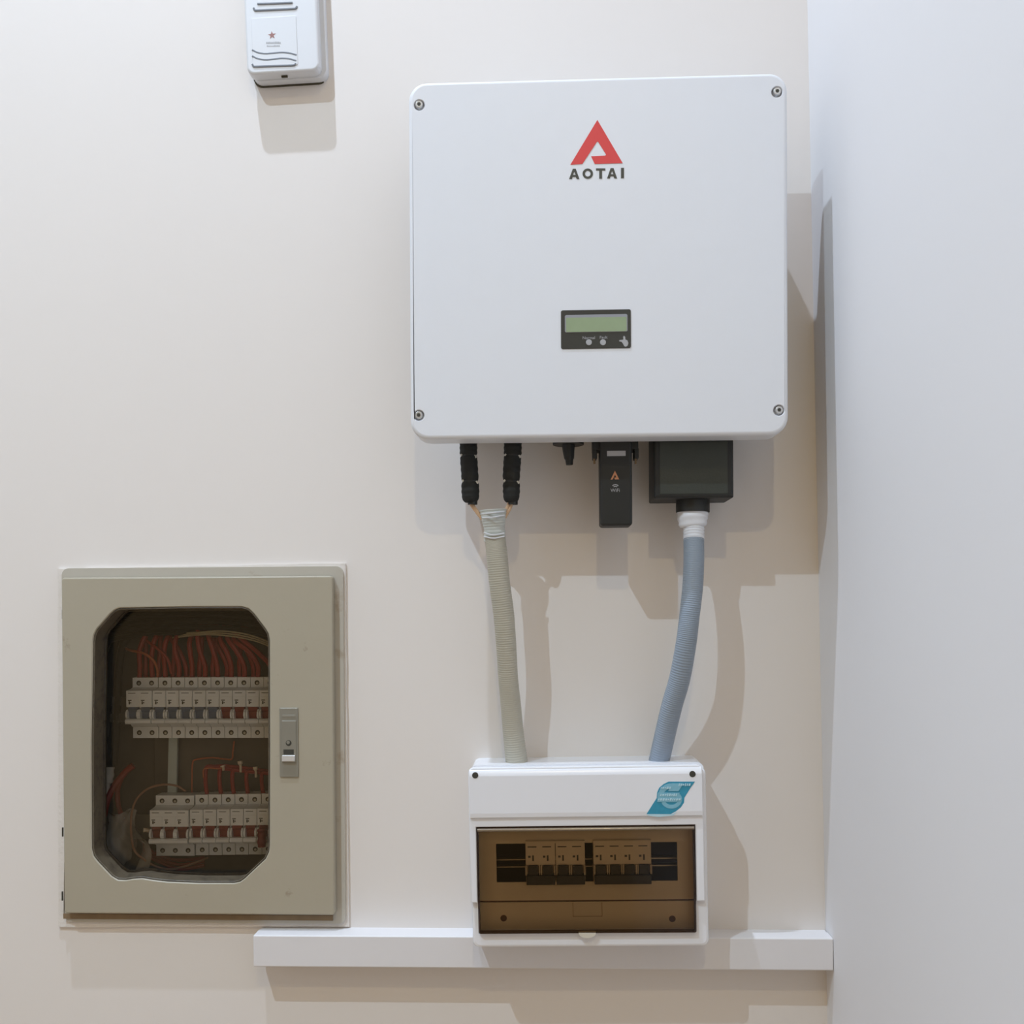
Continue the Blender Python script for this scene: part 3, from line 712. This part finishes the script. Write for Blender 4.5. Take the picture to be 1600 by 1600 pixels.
connector('black taped connector at the left under the inverter', [(732, 680, 14), (732, 712, 13.6), (734, 740, 13.4), (735, 770, 14), (735.5, 788, 12)],
          [[(733, 784), (738, 791), (744, 799), (751, 808), (760, 818)], [(736, 786), (742, 794), (748, 803), (755, 812), (765, 824)]])
connector('black taped connector at the right, nearest the round vent plug', [(801.5, 680, 14), (801, 712, 13.8), (799, 740, 13.4), (799, 770, 13.2), (798.5, 788, 11)],
          [[(796, 784), (793, 792), (789, 800), (782, 812)], [(800, 785), (797, 794), (793, 801), (785, 816)]])

# ------------------------------------------------------------------ conduits
def conduit(name, label, m, pts, wid, pitch, tape_fn):
    t = Thing(name, label, 'conduit', pts[0][0], pts[0][1], pts[0][2])
    P = [t.p(*p) for p in pts]
    L = sum((b-a).length for a, b in zip(P, P[1:])); nr = int(L/pitch)
    def rad(s):
        q = s*(len(wid)-1); i = min(int(q), len(wid)-2); r = (wid[i]+(wid[i+1]-wid[i])*(q-i))
        return r*(1+.014*math.cos(2*PI*nr*s))
    part(t, 'corrugated_tube', m, lambda bm: tube(bm, P, rad, nr*5, 20), smooth=True, angle=80)
    tape_fn(t)
    return t
def tapeL(t):
    def f(bm):
        def rad(s): return (.0158-.0045*math.sin(min(s*1.15, 1)*PI/2)*1 + .003*max(0, s-.45)*1.2)*(1+.02*math.sin(s*55)+.01*math.sin(s*90))
        tube(bm, [t.p(770.5, 797, .067), t.p(771.5, 812, .067), t.p(772.5, 826, .066), t.p(773.5, 846, .065)], lambda s: (.0172-.0042*min(1, s*1.6)+.0012*max(0, s-.6))*(1+.02*math.sin(s*60)), 50, 20, flat=.8)
    part(t, 'tape', 'clear_tape', f, smooth=True, angle=80, label='grey-white tape wound round the top end')
    for (a, b, c) in ((803, 801, 799), (809, 808, 805), (838, 841, 838), (832, 836, 833)):
        part(t, 'tape_fold', 'white_tape', lambda bm: tube(bm, [t.p(754 if a < 820 else 756, a, .0745), t.p(771, b, .0835 if a < 820 else .080), t.p(788, c, .0745)], .0009, 10, 6), smooth=True)
conduit('grey_conduit', 'grey-beige corrugated conduit running from the taped connectors down to the white breaker box', 'conduit_grey',
        [(773, 838, .066), (776, 862, .066), (780.5, 910, .064), (787, 960, .060), (791, 1010, .055), (794, 1060, .048), (798, 1100, .042), (802, 1145, .036), (808, 1197, .032)],
        [.0128, .0130, .0130, .0130, .0126, .0124, .0128, .0132, .0142], .0026, tapeL)
def tapeR(t):
    def f(bm):
        tube(bm, [t.p(1082.5, 800, .052), t.p(1082, 807, .053), t.p(1082.5, 816, .054), t.p(1083, 823, .054)], lambda s: (.0190-.0026*s*s)*(1+.025*math.sin(s*17)), 24, 22, flat=.86)
    part(t, 'coupling_tape', 'white_tape', f, smooth=True, angle=80, label='wide band of white tape at the top end')
    def f(bm):
        tube(bm, [t.p(1084, 821, .055), t.p(1084, 833, .057), t.p(1084, 846, .060)], lambda s: (.0128)*(1+.03*math.sin(s*32)), 34, 20)
    part(t, 'neck_tape', 'white_tape', f, smooth=True, angle=80)
conduit('blue_conduit', 'blue-grey corrugated conduit curving from the terminal cover down to the white breaker box', 'conduit_blue',
        [(1084, 843, .060), (1084, 880, .066), (1082, 920, .070), (1077, 965, .072), (1072, 1005, .070), (1062, 1060, .062), (1050, 1102, .054), (1039, 1148, .044), (1028, 1197, .034)],
        [.0126, .0126, .0126, .0124, .0126, .0130, .0130, .0130, .0130], .0026, tapeR)

# ------------------------------------------------------------------ trunking
th = tilt(.034, ((398, 1462), (1303, 1466)), ((396, 1510), (1303, 1517)))
t = Thing('cable_trunking', 'white plastic cable trunking running level along the wall below the breaker box', 'trunking', 850, 1485, 0, th)
RT = t.rect((396, 1461.5), (1303, 1465.5), (1303, 1517), (396, 1510), .034)
RT = (RT[0], RT[1], min(RT[2], xr(t.O.z)-t.O.x-.0004), RT[3])
def f(bm): slab(bm, (RT[0]+.0012, RT[1]+.001, RT[2]-.001, RT[3]-.001), .0006, t.d(0.0), t.d(.030))
part(t, 'base_channel', 'duct', f)
def f(bm): slab(bm, RT, .0018, t.d(.012), t.d(.035), .0016)
part(t, 'lid', 'duct', f, smooth=True, label='snap-on white lid')

# ------------------------------------------------------------------ breaker box
th = tilt(.08, ((735, 1201), (1097, 1196)), ((740, 1473), (1104, 1474)), ((752, 1455), (747, 1292)), ((1088, 1455), (1085, 1292)))
box = Thing('distribution_box', 'white plastic breaker box with a smoked brown flap, mounted over the trunking', 'breaker box', 917, 1330, 0, th)
t = box
ZF = .080
RBx = t.rect((737, 1196), (1099, 1192), (1106, 1474), (738, 1472), .060)
RO = t.rect((744, 1290), (1084.5, 1290), (1089, 1458), (749, 1458), .076)       # flap opening
def inner(r4, d): return (r4[0]+d, r4[1]+d, r4[2]-d, r4[3]-d)
def f(bm):      # rear shell
    o_ = rr(RBx, .008, 5)
    plate(bm, o_, [rr(inner(RBx, .0035), .005, 5)], t.d(0.0), t.d(.058))
    pass
part(t, 'rear_shell', 'box_white', f, smooth=True)
RL = t.rect((735.5, 1410), (1104, 1410), (1106, 1474), (738, 1471.5), .070)
UC = t.rect((732.5, 1199.5), (1098, 1195), (1101.5, 1409), (734.5, 1409), ZF-.001)
def frame_ring(bm, R4, rad, bev, z0, z1, open_bottom=None):
    rings = []
    for ins, z in ((0, z0), (0, z1-bev), (bev*.3, z1-bev*.3), (bev, z1)):
        rg = ringv(bm, rr(inner(R4, ins), rad, 5), t.d(z))
        if rings: bridge(bm, rings[-1], rg)
        rings.append(rg)
    h = ringv(bm, rr(inner(RO, -.0004), .0012, 3), t.d(z1)); h2 = ringv(bm, rr(inner(RO, -.0004), .0012, 3), t.d(z0)); bridge(bm, h, h2)
    return rings, h, h2
def f(bm):      # lower frame (carries the flap)
    full = (RBx[0], RBx[1], RBx[2], RBx[3]-.004)
    rings, h, h2 = frame_ring(bm, full, .007, .003, .058, .0745)
    cap_holes(bm, rings[-1], [h]); cap_holes(bm, rings[0], [h2])
part(t, 'lower_frame', 'box_white', f, smooth=True)
def f(bm):      # raised hood: solid top part and two side strips, in one U-shape
    u0, v0, u1, v1 = UC; a0, b0, a1, b1 = RO
    vt = t.p(900, 1274, ZF).z; r = .007
    arc = [(u1-r+r*math.cos(a), v1-r+r*math.sin(a)) for a in [PI/2*i/5 for i in range(6)]]+[(u0+r-r*math.sin(a), v1-r+r*math.cos(a)) for a in [PI/2*i/5 for i in range(6)]]
    U = [(u0, v0), (a0-.0004, v0), (a0-.0004, b1+.0004), (a1+.0004, b1+.0004), (a1+.0004, v0), (u1, v0)]+arc
    def ins(L, d):
        n = len(L); out = []
        for i in range(n):
            p0, p1, p2 = Vector(L[i-1]), Vector(L[i]), Vector(L[(i+1) % n])
            e1, e2 = (p1-p0).normalized(), (p2-p1).normalized(); n1, n2 = Vector((-e1.y, e1.x)), Vector((-e2.y, e2.x))
            b = (n1+n2); b = b/max(.3, b.dot(n1)) if b.length > 1e-6 else n1
            out.append(tuple(p1+b*d))
        return out
    rings = []
    for d, z in ((0, .0735), (0, ZF-.0015), (.0004, ZF-.0004), (.0013, ZF)):
        rg = ringv(bm, ins(U, d), t.d(z))
        if rings: bridge(bm, rings[-1], rg)
        rings.append(rg)
    cap_holes(bm, rings[-1], []); cap_holes(bm, rings[0], [])
hood = part(t, 'hood', 'box_white', f, smooth=True, angle=40, label='raised white hood round the flap')
def f(bm):      # bulged upper face, ends in a step above the flap
    a, b = t.p(733, 1201, ZF), t.p(1097, 1274, ZF)
    u0, v0, u1, v1 = UC; vb = b.z; w = .0018
    pr = [(v1-w, ZF-.001), (v1-.004, ZF+.0022), (v1-.010, ZF+.0034), (vb+.006, ZF+.0036), (vb+.001, ZF+.0030), (vb-.0008, ZF-.001)]
    A = [bm.verts.new((u0+w, t.d(z), v)) for v, z in pr]; B = [bm.verts.new((u1-w, t.d(z), v)) for v, z in pr]
    bridge(bm, A, B); bm.faces.new(A); bm.faces.new(B)
up = part(t, 'upper_face', 'box_white', f, smooth=True, angle=50, parent=hood)
for hx, hy in ((742.5, 1211.5), (1082, 1209.5)):
    c = t.p(hx, hy, ZF+.0034)
    s = part(t, 'screw_hole', 'dark_hole', lambda bm: disc(bm, c.x, c.z, .0038, t.d(ZF), t.d(ZF+.0037)), parent=hood)
ZS = ZF+.0037
# sticker
S = [(1010.3, 1271.8), (1019.3, 1257.4), (1026.1, 1247), (1026.8, 1238), (1030.3, 1230.6), (1037.1, 1225), (1044.7, 1221.3), (1085.9, 1221.3), (1079, 1231), (1069.4, 1246.4), (1068.8, 1254), (1063.9, 1261.5), (1056, 1267.7), (1048, 1272)]
PS = lambda L: [(q.x, q.z) for q in (t.p(a, b, ZS) for a, b in L)]
st = part(t, 'sticker', 'cyan', lambda bm: prism(bm, PS(S), t.d(ZS-.0006), t.d(ZS)), label='cyan leaf-shaped sticker with faint print')
def arcs(cx, cy, rx, ry, a0, a1, w, n=14):
    A = [math.radians(a0+(a1-a0)*i/n) for i in range(n+1)]
    return [(cx+rx*math.cos(a), cy-ry*math.sin(a)) for a in A]+[(cx+(rx-w)*math.cos(a), cy-(ry-w)*math.sin(a)) for a in reversed(A)]
def f(bm):
    for k, L in enumerate((arcs(1049, 1249, 16.5, 14.5, -160, 35, 6), arcs(1049, 1242, 20, 18, 60, 195, 8), [(1026.8, 1253), (1058, 1253), (1062, 1238.5), (1028, 1238.5)], [(1044, 1236), (1060, 1236), (1068, 1224), (1050, 1224)])):
        prism(bm, PS(L), t.d(ZS-.0001), t.d(ZS+.00025+.0001*k))
part(t, 'sticker_swirl', 'cyan_mid', f, parent=st)
def f(bm):
    q = random.Random(9)
    for (x0, x1, y) in ((1031, 1058, 1242), (1028, 1060, 1249), (1060, 1078, 1226), (1032, 1046, 1231)):
        x = x0
        while x < x1:
            h = q.uniform(2.2, 4.4); w = q.uniform(1.4, 3); prism(bm, PS([(x, y+h/2), (x+w, y+h/2), (x+w+1, y-h/2), (x+1, y-h/2)]), t.d(ZS), t.d(ZS+.0008)); x += w+1.3
    prism(bm, PS([(1010.8, 1272), (1050, 1272.3), (1058, 1268), (1052, 1274.2), (1030, 1276.5), (1013, 1274.5)]), t.d(ZS-.0006), t.d(ZS+.0001))
part(t, 'sticker_print', 'cyan_pale', f, parent=st)
part(t, 'back_plate', 'deep_brown', lambda bm: slab(bm, inner(RBx, .0034), .004, t.d(.0005), t.d(.003), 0), label='dark back plate')
# faceplate behind the flap, with its slot
ZFP = .058
FP = inner(RO, -.002)
SL = t.box(775.5, 1317, 1058.5, 1377.5, ZFP)
vL = t.p(917, 1407.5, ZFP).z
part(t, 'faceplate', 'box_cream', lambda bm: plate(bm, rr((FP[0], vL+.0010, FP[2], FP[3]), 0), [rr(SL, .001, 2)], t.d(ZFP-.002), t.d(ZFP)), label='cream faceplate with a slot for the breakers')
part(t, 'lower_faceplate', 'box_cream', lambda bm: slab(bm, (FP[0], FP[1], FP[2], vL-.0010), 0, t.d(ZFP-.002), t.d(ZFP)))
part(t, 'seam', 'smoke_edge', lambda bm: slab(bm, (FP[0], vL-.0009, FP[2], vL+.0009), 0, t.d(ZFP-.0025), t.d(ZFP-.0012)))
for x, y in ((787, 1434.5), (1050.5, 1435.5)):
    c = t.p(x, y, ZFP); part(t, 'screw', 'smoke_edge', lambda bm: disc(bm, c.x, c.z, .0040, t.d(ZFP-.001), t.d(ZFP+.0008)))
def f(bm):
    r4 = t.box(895, 1410, 941, 1432, ZFP)
    for a, b in ((r4, 0),):
        u0, v0, u1, v1 = r4; w = .0004
        bx(bm, u0, u0+w, t.d(ZFP-.001), t.d(ZFP+.0003), v0, v1); bx(bm, u1-w, u1, t.d(ZFP-.001), t.d(ZFP+.0003), v0, v1); bx(bm, u0, u1, t.d(ZFP-.001), t.d(ZFP+.0003), v0, v0+w)
part(t, 'knockout', 'smoke_edge', f)
def f(bm):      # din rail
    a = t.p(770, 1348, .03); b = t.p(1064, 1348, .03)
    bx(bm, a.x, b.x, t.d(.022), t.d(.034), a.z+.0040, a.z+.0052); bx(bm, a.x, b.x, t.d(.022), t.d(.034), a.z-.0052, a.z-.0040)
part(t, 'mounting_rail', 'rail', f)
# flap
def f(bm):
    r4 = inner(RO, .0008); w = .0018
    rings = []
    for ins, z in ((0, .0765), (0, ZF-.0010), (.0008, ZF+.0002), (.0020, ZF+.0006)):
        rg = ringv(bm, rr(inner(r4, ins), .0015, 3), t.d(z))
        if rings: bridge(bm, rings[-1], rg)
        rings.append(rg)
    bm.faces.new(rings[-1])
flap = part(t, 'flap', 'smoke', f, smooth=True, angle=50, label='smoked brown transparent flap')
def f(bm):
    a = RO[3]-.0034; tube(bm, [Vector((RO[0]+.001, t.d(ZF-.0006), a)), Vector((RO[2]-.001, t.d(ZF-.0006), a))], .0021, 2, 14)
part(t, 'flap_highlight_ridge', 'ridge_highlight', f, smooth=True, parent=flap, label='rounded top edge of the flap, coloured paler as its highlight')
def f(bm):
    plate(bm, rr(inner(RO, .0002), .0015, 3), [rr(inner(RO, .0017), .001, 3)], t.d(.068), t.d(.0762))
part(t, 'flap_rim', 'smoke_edge', f, parent=flap, label='dark brown rim of the flap')
def f(bm):
    c = t.p(917.5, 1457.5, ZF); L = [(c.x+.0105*math.cos(a), c.z-.0062*math.sin(a)) for a in [PI*i/14 for i in range(15)]]
    prism(bm, list(reversed(L)), t.d(.074), t.d(ZF+.0012))
part(t, 'thumb_notch', 'box_cream', f, parent=flap, label='pale thumb notch')
# breakers in the box
def box_breaker(name, n, x0, x1, label, group, tie):
    r = Thing(name, label, 'breaker', (x0+x1)/2, 1347, .03, box.R.to_euler().y, group=group)
    ZM = .063
    u0 = r.p(x0, 1347, ZM).x; u1 = r.p(x1, 1347, ZM).x; w = (u1-u0)/n
    vt, vm, vb, v2 = [r.p(900, y, ZM).z for y in (1314, 1351, 1380, 1366)]
    bm = bmesh.new()
    bx(bm, u0, u1, r.d(.031), r.d(.055), vb-.012, vt+.018); bx(bm, u0, u1, r.d(.054), r.d(ZM-.004), vb-.0005, vt)
    bx(bm, u0, u1, r.d(ZM-.005), r.d(ZM), vm, vt)
    for k in range(n+1):
        for s in (-1, 1):
            a = u0+k*w+s*.0007
            if a < u0-.001 or a > u1+.001: continue
            bx(bm, max(u0, a+.0004*s-.00045), min(u1, a+.0004*s+.00045)+.0001, r.d(ZM-.005), r.d(ZM+.0035), v2, vm)
    link('body', bm, 'brk2', r.o)
    for k in range(n):
        bm = bmesh.new(); c = u0+(k+.5)*w
        bx(bm, c-.0058, c+.0058, r.d(ZM-.005), r.d(ZM+.0045), v2-.001, vm-.0006)
        link('toggle', bm, tie, r.o)
        bm = bmesh.new()
        bx(bm, c-.0065, c+.0045, r.d(ZM-.0002), r.d(ZM+.0002), vt-.0075, vt-.0062); bx(bm, c-.006, c-.003, r.d(ZM-.0002), r.d(ZM+.0002), vm+.009, vm+.0115)
        bx(bm, c-.001, c+.001, r.d(ZM-.0002), r.d(ZM+.0002), vm+.005, vm+.012)
        link('rating_print', bm, 'ink', r.o)
    bm = bmesh.new(); slab(bm, (u0+.0006, vb, u1-.0006, v2+.0004), .0008, r.d(ZM-.005), r.d(ZM+.0075), .001)
    link('handle_bar', bm, tie, r.o)
GX = 'breakers in the white box behind the smoked flap'
box_breaker('double_breaker', 2, 821.5, 867.5, 'two-pole breaker at the far left behind the smoked flap', GX, 'tog_navy')
box_breaker('double_breaker', 2, 868.5, 914.0, 'two-pole breaker just left of the dark gap behind the smoked flap', GX, 'tog_navy')
box_breaker('quadruple_breaker', 4, 927.5, 1017.5, 'four-pole breaker with dark blue handle right of the gap behind the smoked flap', GX, 'tog_navy')
